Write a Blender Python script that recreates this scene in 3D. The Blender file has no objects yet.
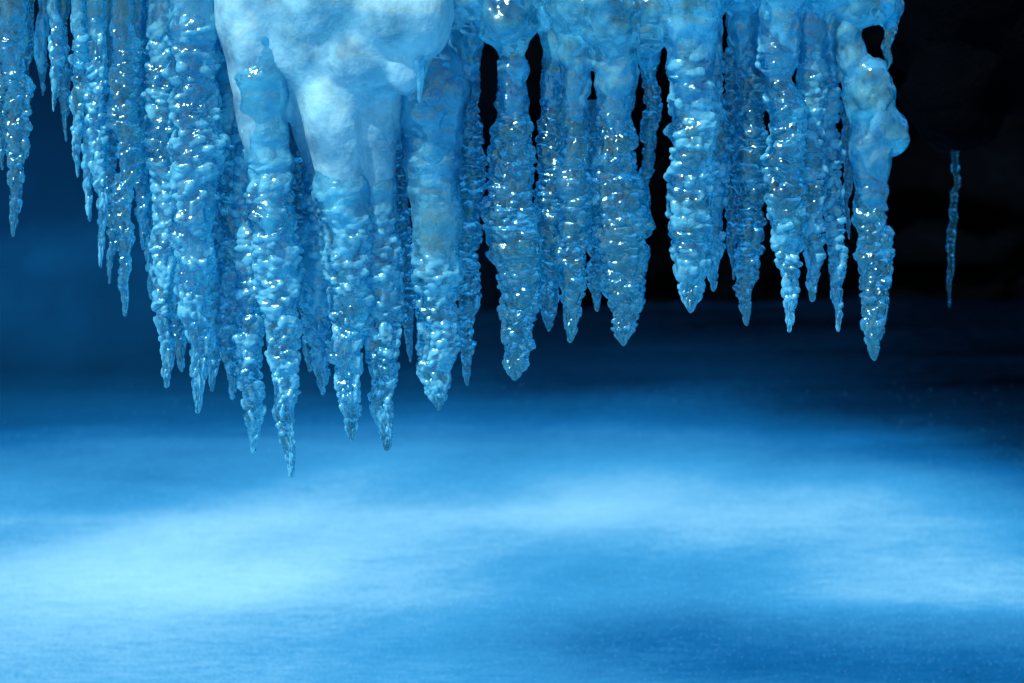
import bpy, math, random, bmesh
import numpy as np
from mathutils import Vector, Matrix
random.seed(7)
S=0.0025
CZ=0.853
scene=bpy.context.scene
def P(u,v,d=0.0):
    k=1+d/5.0
    return ((u-512)*S*k, d, CZ-v*S*k)

# ---------- materials ----------
def newmat(n):
    m=bpy.data.materials.new(n); m.use_nodes=True
    nt=m.node_tree; nt.nodes.clear()
    o=nt.nodes.new('ShaderNodeOutputMaterial')
    return m,nt,o
def N(nt,t,**k):
    n=nt.nodes.new(t)
    for a,b in k.items(): setattr(n,a,b)
    return n
def noise(nt,vec,scale,detail=4,rough=.55,dist=0.0):
    n=N(nt,'ShaderNodeTexNoise'); n.inputs['Scale'].default_value=scale
    n.inputs['Detail'].default_value=detail; n.inputs['Roughness'].default_value=rough
    n.inputs['Distortion'].default_value=dist
    nt.links.new(vec,n.inputs['Vector']); return n
def ramp(nt,fac,stops):
    r=N(nt,'ShaderNodeValToRGB'); cr=r.color_ramp
    while len(cr.elements)<len(stops): cr.elements.new(0.5)
    for e,(p,c) in zip(cr.elements,stops):
        e.position=p; e.color=(c,c,c,1) if not isinstance(c,tuple) else (*c,1)
    nt.links.new(fac,r.inputs['Fac']); return r

def ice_mat(name,bump=0.5,milkcol=(0.18,0.76,1.0),gr=0.012,glc=(0.42,0.88,1.0),lo=None,scale=75,gloss=.2,glw=.12,bd=.012,nsc=11,gt=(.42,.88,1)):
    m,nt,o=newmat(name); L=nt.links.new
    geo=N(nt,'ShaderNodeNewGeometry'); pos=geo.outputs['Position']
    n2=noise(nt,pos,scale,1.5)
    bp=N(nt,'ShaderNodeBump'); bp.inputs['Strength'].default_value=bump; bp.inputs['Distance'].default_value=bd
    L(n2.outputs['Fac'],bp.inputs['Height'])
    gl=N(nt,'ShaderNodeBsdfGlass'); gl.inputs['IOR'].default_value=1.31; gl.inputs['Roughness'].default_value=gr
    gl.inputs['Color'].default_value=(*glc,1); L(bp.outputs[0],gl.inputs['Normal'])
    di=N(nt,'ShaderNodeBsdfDiffuse'); di.inputs['Color'].default_value=(*milkcol,1); L(bp.outputs[0],di.inputs['Normal'])
    tr=N(nt,'ShaderNodeBsdfTranslucent'); tr.inputs['Color'].default_value=(0.12,0.65,0.98,1); L(bp.outputs[0],tr.inputs['Normal'])
    mx0=N(nt,'ShaderNodeMixShader'); mx0.inputs[0].default_value=0.25
    L(di.outputs[0],mx0.inputs[1]); L(tr.outputs[0],mx0.inputs[2])
    mx=N(nt,'ShaderNodeMixShader')
    if lo is None:
        at=N(nt,'ShaderNodeAttribute'); at.attribute_name='milk'; L(at.outputs['Fac'],mx.inputs[0])
    else:
        n1=noise(nt,pos,nsc,3); r=ramp(nt,n1.outputs['Fac'],[(0.36,lo[0]),(0.62,lo[1])]); L(r.outputs[0],mx.inputs[0])
    L(gl.outputs[0],mx.inputs[1]); L(mx0.outputs[0],mx.inputs[2])
    gs=N(nt,'ShaderNodeBsdfGlossy'); gs.inputs['Roughness'].default_value=gloss; gs.inputs['Color'].default_value=(*gt,1)
    L(bp.outputs[0],gs.inputs['Normal'])
    mg=N(nt,'ShaderNodeMixShader'); mg.inputs[0].default_value=glw
    L(mx.outputs[0],mg.inputs[1]); L(gs.outputs[0],mg.inputs[2])
    L(mg.outputs[0],o.inputs['Surface'])
    return m
M_ice=ice_mat('clear_ribbed_ice',0.32,scale=75,gloss=.15,glw=.20)
M_thin=ice_mat('thin_dim_ice',0.5,scale=90,gloss=.3,glw=.01)  # dimmed copy of the clear ice, standing in for shade under the ledge
M_shelf=ice_mat('clear_shelf_ice',0.25,lo=(.0,.38),scale=40,gloss=.15,glw=.19,nsc=14)
M_frost=ice_mat('frosted_ice',0.2,(0.42,0.90,1.0),.03,lo=(.30,.95),scale=70,gloss=.17,glw=.18,nsc=11,gt=(.6,.92,1))

def rock_mat():
    m,nt,o=newmat('wet_black_rock'); L=nt.links.new
    geo=N(nt,'ShaderNodeNewGeometry'); pos=geo.outputs['Position']
    n1=noise(nt,pos,1.6,8,.6); n2=noise(nt,pos,9,8,.65)
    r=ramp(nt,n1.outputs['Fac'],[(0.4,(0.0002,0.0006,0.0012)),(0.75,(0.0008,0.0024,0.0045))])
    bp=N(nt,'ShaderNodeBump'); bp.inputs['Strength'].default_value=.8; bp.inputs['Distance'].default_value=.08
    L(n2.outputs['Fac'],bp.inputs['Height'])
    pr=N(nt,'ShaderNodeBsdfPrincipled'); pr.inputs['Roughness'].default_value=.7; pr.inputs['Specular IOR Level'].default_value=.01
    L(r.outputs[0],pr.inputs['Base Color']); L(bp.outputs[0],pr.inputs['Normal']); L(pr.outputs[0],o.inputs['Surface'])
    return m
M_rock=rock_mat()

def water_mat(name,alpha=False):
    m,nt,o=newmat(name); L=nt.links.new
    at=N(nt,'ShaderNodeAttribute'); at.attribute_name='foam_shade'
    tc=N(nt,'ShaderNodeTexCoord')
    mp=N(nt,'ShaderNodeMapping'); mp.inputs['Rotation'].default_value=(0,0,math.radians(-58)) if not alpha else (0,0,0)
    mp.inputs['Scale'].default_value=(.35,1.6,1.0) if not alpha else (3,3,.5)
    L(tc.outputs['Object'],mp.inputs['Vector'])
    n1=noise(nt,mp.outputs[0],.8,4,.5,.6)
    n2=noise(nt,mp.outputs[0],20,5,.8)
    n3=noise(nt,tc.outputs['Object'],90,3,.8)
    def madd(x,k,y):
        a=N(nt,'ShaderNodeMath',operation='MULTIPLY_ADD'); a.inputs[1].default_value=k; L(x,a.inputs[0]); L(y,a.inputs[2])
        return a.outputs[0]
    k1,k2,k3=(.24,.28,.36) if not alpha else (.10,.03,.03)
    x=madd(n1.outputs['Fac'],k1,at.outputs['Fac']); x=madd(n2.outputs['Fac'],k2,x); x=madd(n3.outputs['Fac'],k3,x)
    c=N(nt,'ShaderNodeMath',operation='SUBTRACT'); c.inputs[1].default_value=.5*(k1+k2+k3); L(x,c.inputs[0])
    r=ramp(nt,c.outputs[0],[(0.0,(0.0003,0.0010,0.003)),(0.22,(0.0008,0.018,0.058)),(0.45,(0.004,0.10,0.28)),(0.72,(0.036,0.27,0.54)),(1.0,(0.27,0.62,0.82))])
    pr=N(nt,'ShaderNodeBsdfDiffuse')
    L(r.outputs[0],pr.inputs['Color'])
    if alpha:
        al=N(nt,'ShaderNodeAttribute'); al.attribute_name='mist'
        tp=N(nt,'ShaderNodeBsdfTransparent'); mx=N(nt,'ShaderNodeMixShader')
        L(al.outputs['Fac'],mx.inputs[0]); L(tp.outputs[0],mx.inputs[1]); L(pr.outputs[0],mx.inputs[2]); L(mx.outputs[0],o.inputs['Surface'])
    else:
        L(pr.outputs[0],o.inputs['Surface'])
    return m
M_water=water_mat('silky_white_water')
M_fall=water_mat('waterfall_veil',True)

# ---------- mesh helpers ----------
def grid_mesh(name,co,nu,nv,mat,wrap=False,attrs=None):
    me=bpy.data.meshes.new(name)
    V=co.reshape(-1,3)
    i=np.arange(nv-1)[:,None]; j=np.arange(nu if wrap else nu-1)[None,:]
    j2=(j+1)%nu
    F=np.stack([i*nu+j+0*j2, i*nu+j2,(i+1)*nu+j2,(i+1)*nu+j],-1).reshape(-1,4)
    me.vertices.add(len(V)); me.vertices.foreach_set('co',V.astype(np.float32).ravel())
    nf=len(F); me.loops.add(nf*4); me.loops.foreach_set('vertex_index',F.astype(np.int32).ravel())
    me.polygons.add(nf); me.polygons.foreach_set('loop_start',np.arange(0,nf*4,4,dtype=np.int32))
    me.polygons.foreach_set('loop_total',np.full(nf,4,dtype=np.int32))
    me.update(calc_edges=True)
    me.polygons.foreach_set('use_smooth',np.ones(nf,dtype=bool))
    for k,a in (attrs or {}).items():
        at=me.attributes.new(k,'FLOAT','POINT'); at.data.foreach_set('value',a.astype(np.float32).ravel())
    me.materials.append(mat)
    ob=bpy.data.objects.new(name,me); scene.collection.objects.link(ob); return ob

def vnoise2(x,y,nx,seed):
    r=np.random.default_rng(seed); ny=int(np.ceil(y.max()))+3
    G=r.random((ny+1,nx))
    xi=np.floor(x).astype(int); yi=np.floor(y).astype(int)
    fx=x-xi; fy=y-yi; fx=fx*fx*(3-2*fx); fy=fy*fy*(3-2*fy)
    a=G[yi,xi%nx]; b=G[yi,(xi+1)%nx]; c=G[yi+1,xi%nx]; d=G[yi+1,(xi+1)%nx]
    return (a*(1-fx)+b*fx)*(1-fy)+(c*(1-fx)+d*fx)*fy
def scales(x,y,nx,seed):
    r=np.random.default_rng(seed); ny=int(np.ceil(y.max()))+4
    jx=r.random((ny+1,nx)); jy=r.random((ny+1,nx)); hh=r.random((ny+1,nx))*.8+.2
    xi=np.floor(x).astype(int); yi=np.floor(y).astype(int)
    best=np.full(x.shape,9.0); hb=np.zeros(x.shape)
    for dy in (-1,0,1):
        for dx in (-1,0,1):
            cy=np.clip(yi+dy+1,0,ny); cx=(xi+dx)%nx
            px=xi+dx+jx[cy,cx]; py=yi+dy+.1+.8*jy[cy,cx]
            d=(x-px)**2+(y-py)**2
            m=d<best; best=np.where(m,d,best); hb=np.where(m,hh[cy,cx],hb)
    return np.sqrt(np.clip(1-best/.75,0,1))*hb, hb

def icicle(u0,v0,u1,v1,w0,w1,w2,d=0.0,milk=(.1,.6),seed=0,smooth_to=90,name='icicle',mat=None):
    top=np.array(P(u0,v0,d)); tip=np.array(P(u1,v1,d))
    Lg=top[2]-tip[2]; nv=max(60,int(Lg/0.0024)); nu=64
    rr=np.random.default_rng(seed)
    t=np.linspace(0,1,nv)
    kk=[0,.3,.58,.78,.89,.95,1.0]
    jit=1+rr.uniform(-.12,.12,7)
    slim=.90 if u1<480 else .83
    r=slim*np.interp(t,kk,np.array([w0,(w0+w1)/2,w1,w2*1.0,w2*.66,w2*.40,min(w2*.2,3.5)])*jit)
    ker=np.hanning(max(5,int(nv*.05)|1)); ker/=ker.sum()
    rp=np.pad(r,len(ker)//2,mode='edge'); r=np.convolve(rp,ker,'valid')[:nv]
    r=r*S*.5*(1+d/5)
    s=t*Lg
    cap=np.sqrt(np.clip(1-np.clip((s-(Lg-.009))/.009,0,1)**2,0,1))
    th=np.linspace(0,2*np.pi,nu,endpoint=False)
    TH,SS=np.meshgrid(th,s)
    R=np.repeat(r[:,None],nu,1)
    circ=2*np.pi*max(r.max()*.85,.004)
    cw=rr.uniform(.016,.022); rowh=rr.uniform(.015,.019)
    nx=max(5,int(circ/cw)); 
    big=vnoise2(TH/(2*np.pi)*3,SS/0.11,3,seed+1)-.5
    mid=vnoise2(TH/(2*np.pi)*6,SS/0.035,6,seed+2)-.5
    axi=vnoise2(TH*0,SS/0.034,3,seed+12)-.5
    wob=vnoise2(TH/(2*np.pi)*5,SS/0.04,5,seed+5)
    wob2=vnoise2(TH/(2*np.pi)*4,SS/0.1,4,seed+6)
    sc,hb=scales(TH/(2*np.pi)*nx+wob2*1.6,SS/rowh+wob*1.5+1,nx,seed+3)
    sc2,hb2=scales(TH/(2*np.pi)*nx*2,SS/(rowh*.5)+1,nx*2,seed+4)
    vpx=(CZ-(top[2]-s))/S
    env=np.clip((vpx-smooth_to)/60+.3,.12,1)[:,None]*(.6+.8*vnoise2(TH/(2*np.pi)*3,SS/.08,3,seed+21))
    amp=np.minimum(R*.62,0.0125)
    R=R*(1+.34*big+.26*mid*np.minimum(env+.2,1)+.20*axi)+env*amp*(sc*1.5+sc2*.12-.6)
    R=np.maximum(R,0.0012)*cap[:,None]; R[-1]=0.0002
    bend=(np.sin(t*4+seed)*.004+(vnoise2(np.zeros(nv),s/.12,3,seed+9)-.5)*.020+(vnoise2(np.zeros(nv),s/.04,3,seed+19)-.5)*.010)*np.clip(t*4,0,1)*np.clip((1-t)*8,.3,1)
    bend2=(vnoise2(np.zeros(nv),s/.15,3,seed+8)-.5)*.014
    cx=top[0]+(tip[0]-top[0])*t+bend; cy=top[1]+bend2
    co=np.stack([cx[:,None]+R*np.cos(TH), cy[:,None]+R*np.sin(TH)*.9, (top[2]-s)[:,None]+0*R],-1)
    mk=vnoise2(TH/(2*np.pi)*4,SS/.06,4,seed+31)*.50+hb*.45+hb2*.15
    mk=np.clip((mk-.52)/.25,0,1)*(.1+.9*np.clip(sc*1.5,0,1))
    mk=mk*np.minimum(env+.3,1)+(1-np.minimum(env+.3,1))*.6*vnoise2(TH/(2*np.pi)*3,SS/.07,3,seed+41)
    mk=milk[0]+(milk[1]-milk[0])*mk
    return grid_mesh(name,co[:, ::-1],nu,nv,mat or M_ice,wrap=True,attrs={'milk':mk[:, ::-1]})

D=(.0,.12); I=(.0,.72)
LIST=[
(14,-40,14,237,30,24,15,.05,D,10),(2,-40,3,170,18,16,10,.15,D,10),(28,-40,27,120,14,12,8,.2,D,10),
(42,-40,43,96,14,12,8,.1,I,10),(53,-40,53,112,14,13,9,.02,I,10),(64,-40,66,142,16,14,9,.06,D,20),(76,-40,78,178,16,15,10,.0,I,20),
(87,-40,90,222,18,17,11,.05,I,30),(98,-40,101,268,22,18,12,-.02,I,20),(110,-40,110,284,20,18,12,.06,D,20),(124,-40,126,317,30,24,16,-.05,D,20),
(139,-40,143,250,22,20,14,.05,D,30),
(152,-40,150,300,26,24,16,.08,I,20),(165,-40,167,388,36,36,22,-.03,I,20),(183,-40,181,372,38,34,22,.05,D,20),(196,-40,197,414,56,46,28,-.08,I,10),
(214,20,212,392,26,24,18,.06,I,60),(232,60,233,400,30,28,20,.02,I,100),(246,60,253,454,34,32,22,-.02,I,120),(256,-20,292,478,60,42,25,-.10,I,150),
(270,80,272,360,26,28,16,.06,D,120),(302,80,308,372,36,36,24,.07,D,130),(318,110,322,395,34,38,26,.0,I,160),(338,60,354,441,58,50,32,-.08,I,190),
(372,60,386,451,56,40,28,-.04,I,200),(396,100,410,362,20,16,12,.12,D,120),(432,95,440,411,62,56,44,-.03,I,240),(466,60,468,386,26,26,18,.08,D,60),
(512,60,514,381,32,58,46,.0,D,90),(553,70,549,332,26,38,26,.04,D,60),(576,60,571,343,30,38,30,.0,D,110),(596,100,597,312,20,24,20,.1,D,100),
(616,60,622,346,36,62,46,.0,D,100),(646,40,650,230,20,16,10,.08,D,60),
(690,20,691,313,52,56,42,-.06,I,50),(712,0,713,292,28,30,22,.02,I,40),(733,-20,734,280,20,20,14,.08,D,20),
(746,-10,748,326,30,34,26,.05,D,30),(778,-20,788,333,40,40,26,-.05,I,20),(810,-20,812,302,34,36,26,.0,I,60),(826,30,838,332,28,26,18,.05,I,60),
(868,110,873,361,46,36,28,-.02,D,180),(851,60,850,240,12,10,7,.08,D,60),(884,0,886,72,16,12,8,.0,D,20),(420,60,421,105,14,9,7,-.20,I,200),
]
for k,a in enumerate(LIST):
    icicle(a[0],a[1],a[2],a[3],a[4],a[5],a[6],a[7],a[8],seed=100+k*17,smooth_to=a[9])
icicle(954,140,950,308,8,7,6,1.2,(.0,.02),seed=999,mat=M_thin)

# ---------- ice shelf ----------
bm=bmesh.new()
def blob(u,v,ru,rv,d=0.0,rd=None):
    rd=rd if rd else (ru+rv)/2
    x,y,z=P(u,v,d)
    m=Matrix.Translation((x,y,z))@Matrix.Diagonal((ru*S,rd*S,rv*S,1))
    bmesh.ops.create_icosphere(bm,subdivisions=4,radius=1,matrix=m)
def cone(u0,v0,r0,u1,v1,r1,d0=0.0,d1=0.0,n=8):
    for i in range(n+1):
        t=i/n; r=r0+(r1-r0)*t
        blob(u0+(u1-u0)*t,v0+(v1-v0)*t,r,r*1.5+4,d0+(d1-d0)*t,r)
def finish(name,mat,vox=.007,it=14,disp=.035,ns=.07):
    global bm
    me=bpy.data.meshes.new(name); bm.to_mesh(me); bm.free(); bm=bmesh.new()
    ob=bpy.data.objects.new(name,me); scene.collection.objects.link(ob); me.materials.append(mat)
    mod=ob.modifiers.new('r','REMESH'); mod.mode='VOXEL'; mod.voxel_size=vox; mod.use_smooth_shade=True
    sm=ob.modifiers.new('s','SMOOTH'); sm.factor=.6; sm.iterations=it
    tx=bpy.data.textures.new(name,'CLOUDS'); tx.noise_scale=ns; tx.noise_depth=2
    dm=ob.modifiers.new('d','DISPLACE'); dm.texture=tx; dm.strength=disp; dm.texture_coords='GLOBAL'
# frosted mass, left of centre
blob(340,-10,70,62,-.12,50); blob(395,10,56,50,-.14,50); blob(420,15,33,46,-.17,36); blob(365,45,50,56,-.12,40)
blob(310,20,44,70,-.10,36); blob(345,85,38,50,-.09,34); blob(290,-5,60,50,-.08,44); blob(405,60,26,36,-.15,24)
cone(372,60,36,378,240,8,-.07,-.04,14); cone(338,100,38,346,250,9,-.08,-.08,14); cone(300,40,38,318,170,10,-.05,0,10)
cone(250,-20,42,272,230,8,-.07,-.10,18)
finish('frosted_ice_mass',M_frost,.007,36,.026,.13)
# clear shelf
for u in range(-60,900,38):
    blob(u,-50+random.uniform(-8,8),34,34+random.uniform(0,8),.05,34)
    blob(u+15,-50,34,34,.16,34)
cone(196,-30,32,196,30,24,-.06,-.07); cone(228,0,26,232,90,13,0,.02)
cone(432,90,34,434,140,27,-.05,-.03); blob(426,112,34,26,-.03,32); cone(400,80,18,398,130,12,0,.1)
for (u,v,ru,rv,d) in [(470,5,34,32,.0),(505,15,30,30,-.02),(540,-10,34,40,.04),(575,0,32,36,.0),(610,15,34,36,-.03),(650,10,28,44,.0),(690,-10,38,46,-.05),
                      (735,-20,38,34,0),(780,-25,38,38,-.04),(825,-20,36,40,0),(862,-10,36,38,0),(885,0,20,26,.0)]:
    blob(u,v,ru,rv,d,34)
cone(512,30,19,513,100,12); cone(553,20,14,552,90,11,.04,.04); cone(576,20,17,575,100,11); cone(614,30,26,618,110,14)
cone(690,20,26,690,60,23,-.06,-.06); cone(650,20,15,650,70,9,.05,.05); cone(466,20,18,467,80,12,.08,.08)
cone(745,0,20,746,50,14,.05,.05); cone(780,0,22,782,50,18,-.05,-.05); cone(812,0,18,811,40,15); cone(828,10,17,832,70,12,.03,.05)
blob(870,95,26,40,0,26); blob(888,128,20,24,-.02,20); blob(868,140,20,34,-.01,20); cone(845,20,15,858,110,14,0,0); cone(880,125,18,872,190,12,-.02,-.02)
blob(897,138,11,18,-.02,12)
finish('ice_shelf',M_shelf,.007,14,.045)

# ---------- water ----------
WZ=-1.5; K=(CZ-WZ)/1.853
def fract2(x,y,seed,oct=4,f=1.0):
    s=0;a=1;T=0
    for o in range(oct):
        s=s+a*vnoise2((x+60)*f,(y+60)*f,4096,seed+o); T+=a; a*=.5; f*=2.03
    return s/T-.5
nx,ny=400,400
xs=np.sign(np.linspace(-1,1,nx))*np.abs(np.linspace(-1,1,nx))**1.6*30
ys=-20+(np.linspace(0,1,ny)**.6)*36
X,Y=np.meshgrid(xs,ys)
c,s_=math.cos(math.radians(58)),math.sin(math.radians(58))
def gg(X,Y,x,y,sx,sy): return np.exp(-(((X-x)/sx)**2+((Y-y)/sy)**2))
XX=X/K; YY=(Y+5)/K-5
Uf=XX*c+YY*s_; Vf=-XX*s_+YY*c
swell=fract2(Uf*.35,Vf*.9,5,2)*.09
Z=WZ+swell
g=lambda x,y,sx,sy: gg(XX,YY,x,y,sx,sy)
dx=XX-.35
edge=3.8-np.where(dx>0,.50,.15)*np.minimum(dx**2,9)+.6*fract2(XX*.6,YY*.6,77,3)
foam_shade=.95/(1+np.exp((YY-edge)/.75))  # foam cover, plus shadow painted into the colour towards the far right
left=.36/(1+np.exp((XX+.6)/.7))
foam_shade=foam_shade*(.80+.60*fract2(Uf*.45,Vf*1.0,31,4))
foam_shade=foam_shade+left*(1-foam_shade)*.9
foam_shade+=.10*g(.6,2.4,1.3,.6)+.16*g(-1.2,1.5,1.0,.7)-.42*g(1.7,.45,1.1,.5)-.22*g(.5,.7,.8,.4)-.12*g(.3,1.4,.6,.3)+.08*g(1.2,4.9,.7,.6)
foam_shade=np.clip(foam_shade,0,1)
grid_mesh('rushing_water',np.stack([X,Y,Z],-1),nx,ny,M_water,attrs={'foam_shade':foam_shade})

# ---------- spray droplets ----------
m,nt,o=newmat('spray_drop')
pr=N(nt,'ShaderNodeBsdfPrincipled'); pr.inputs['Base Color'].default_value=(.2,.6,.9,1); pr.inputs['Roughness'].default_value=.3
nt.links.new(pr.outputs[0],o.inputs['Surface'])
r=np.random.default_rng(5); n=9000
py=r.uniform(1.5,4.2,n); px=r.uniform(-1,1,n)*(1.5+.35*np.maximum(py,0)); pz=WZ+np.minimum(r.exponential(.18,n),.6)
rad=r.uniform(.0006,.0013,n)
oct_=np.array([(1,0,0),(-1,0,0),(0,1,0),(0,-1,0),(0,0,1.4),(0,0,-1.4)],float)
Vv_=(np.stack([px,py,pz],-1)[:,None,:]+oct_[None]*rad[:,None,None]).reshape(-1,3)
fo=np.array([(0,2,4),(2,1,4),(1,3,4),(3,0,4),(2,0,5),(1,2,5),(3,1,5),(0,3,5)])
Ff=(fo[None]+6*np.arange(n)[:,None,None]).reshape(-1,3)
me=bpy.data.meshes.new('water_spray'); me.from_pydata(Vv_.tolist(),[],Ff.tolist()); me.materials.append(m)
ob=bpy.data.objects.new('water_spray',me); scene.collection.objects.link(ob)

# ---------- back rock wall ----------
nx,ny=260,100
uu=np.linspace(-18,18,nx); vv=np.linspace(0,1,ny)
Uu,Vv=np.meshgrid(uu,vv)
hz=-2.2+Vv*5.0
yy=10.6-.9*Vv
bump_=fract2(Uu*.6,hz*.6,41,5)*1.6+np.abs(fract2(Uu*1.4,hz*1.4,47,4))*1.1
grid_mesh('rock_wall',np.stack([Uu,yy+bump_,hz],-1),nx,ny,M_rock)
bm.free(); bm=bmesh.new()
x0,_,z0=P(954,140,1.2)
for i in range(26):
    px=x0+.05+random.uniform(-.12,1.6); pz=z0+.28+random.uniform(0,.6)+abs(px-x0)*.1; py=1.3+random.uniform(0,.8)
    r_=random.uniform(.18,.32)
    if i==0: px,py,pz,r_=x0+.02,1.24,z0+.14,.17
    bmesh.ops.create_icosphere(bm,subdivisions=4,radius=r_,matrix=Matrix.Translation((px,py,pz)))
me=bpy.data.meshes.new('rock_ledge'); bm.to_mesh(me); bm.free()
led=bpy.data.objects.new('rock_ledge',me); scene.collection.objects.link(led); me.materials.append(M_rock)
md=led.modifiers.new('r','REMESH'); md.mode='VOXEL'; md.voxel_size=.03; md.use_smooth_shade=True
t3=bpy.data.textures.new('c3','CLOUDS'); t3.noise_scale=.25; t3.noise_depth=4
md=led.modifiers.new('d','DISPLACE'); md.texture=t3; md.strength=.15; md.texture_coords='GLOBAL'

# ---------- waterfall veil, left back ----------
nx,ny=160,160
uu=np.linspace(-11,1.4,nx); vv=np.linspace(0,1,ny); Uu,Vv=np.meshgrid(uu,vv)
hz=-1.65+Vv*4.2; yy=8.9-3.4*(1-Vv)**3+.2*fract2(Uu*1.2,hz*.3,61,3)
mist=np.clip((0.3-Uu)/3.6,0,1); mist=mist*mist*(3-2*mist)*.97*np.clip((Vv-.03)/.2,0,1)
ff=.42-.62*Vv+.12*fract2(Uu*.4,hz*.4,66,2)
grid_mesh('waterfall',np.stack([Uu,yy,hz],-1),nx,ny,M_fall,attrs={'foam_shade':np.clip(ff,0,1),'mist':mist})

# ---------- light ----------
w=bpy.data.worlds.new('World'); scene.world=w; w.use_nodes=True
nt=w.node_tree; bg=nt.nodes['Background']; sky=nt.nodes.new('ShaderNodeTexSky'); sky.sky_type='NISHITA'; sky.sun_disc=False
EL=math.radians(51); AZ=math.radians(-138)
sky.sun_elevation=EL; sky.sun_rotation=AZ
nt.links.new(sky.outputs[0],bg.inputs[0]); bg.inputs[1].default_value=.08
sl=bpy.data.lights.new('sun','SUN'); sl.energy=5; sl.angle=math.radians(.5); sl.color=(1,.99,.97)
so=bpy.data.objects.new('sun',sl); scene.collection.objects.link(so)
dirv=Vector((math.sin(AZ)*math.cos(EL),math.cos(AZ)*math.cos(EL),math.sin(EL)))
so.rotation_euler=dirv.to_track_quat('Z','Y').to_euler()

# ---------- camera ----------
cam=bpy.data.cameras.new('camera'); co=bpy.data.objects.new('camera',cam); scene.collection.objects.link(co)
co.location=(0,-5,CZ); co.rotation_euler=(math.radians(90),0,0)
cam.lens=36*5/(1024*S); cam.shift_y=-341.5/1024; cam.clip_end=500
cam.dof.use_dof=True; cam.dof.focus_distance=4.97; cam.dof.aperture_fstop=2.4
scene.camera=co
scene.view_settings.view_transform='Standard'; scene.view_settings.look='None'
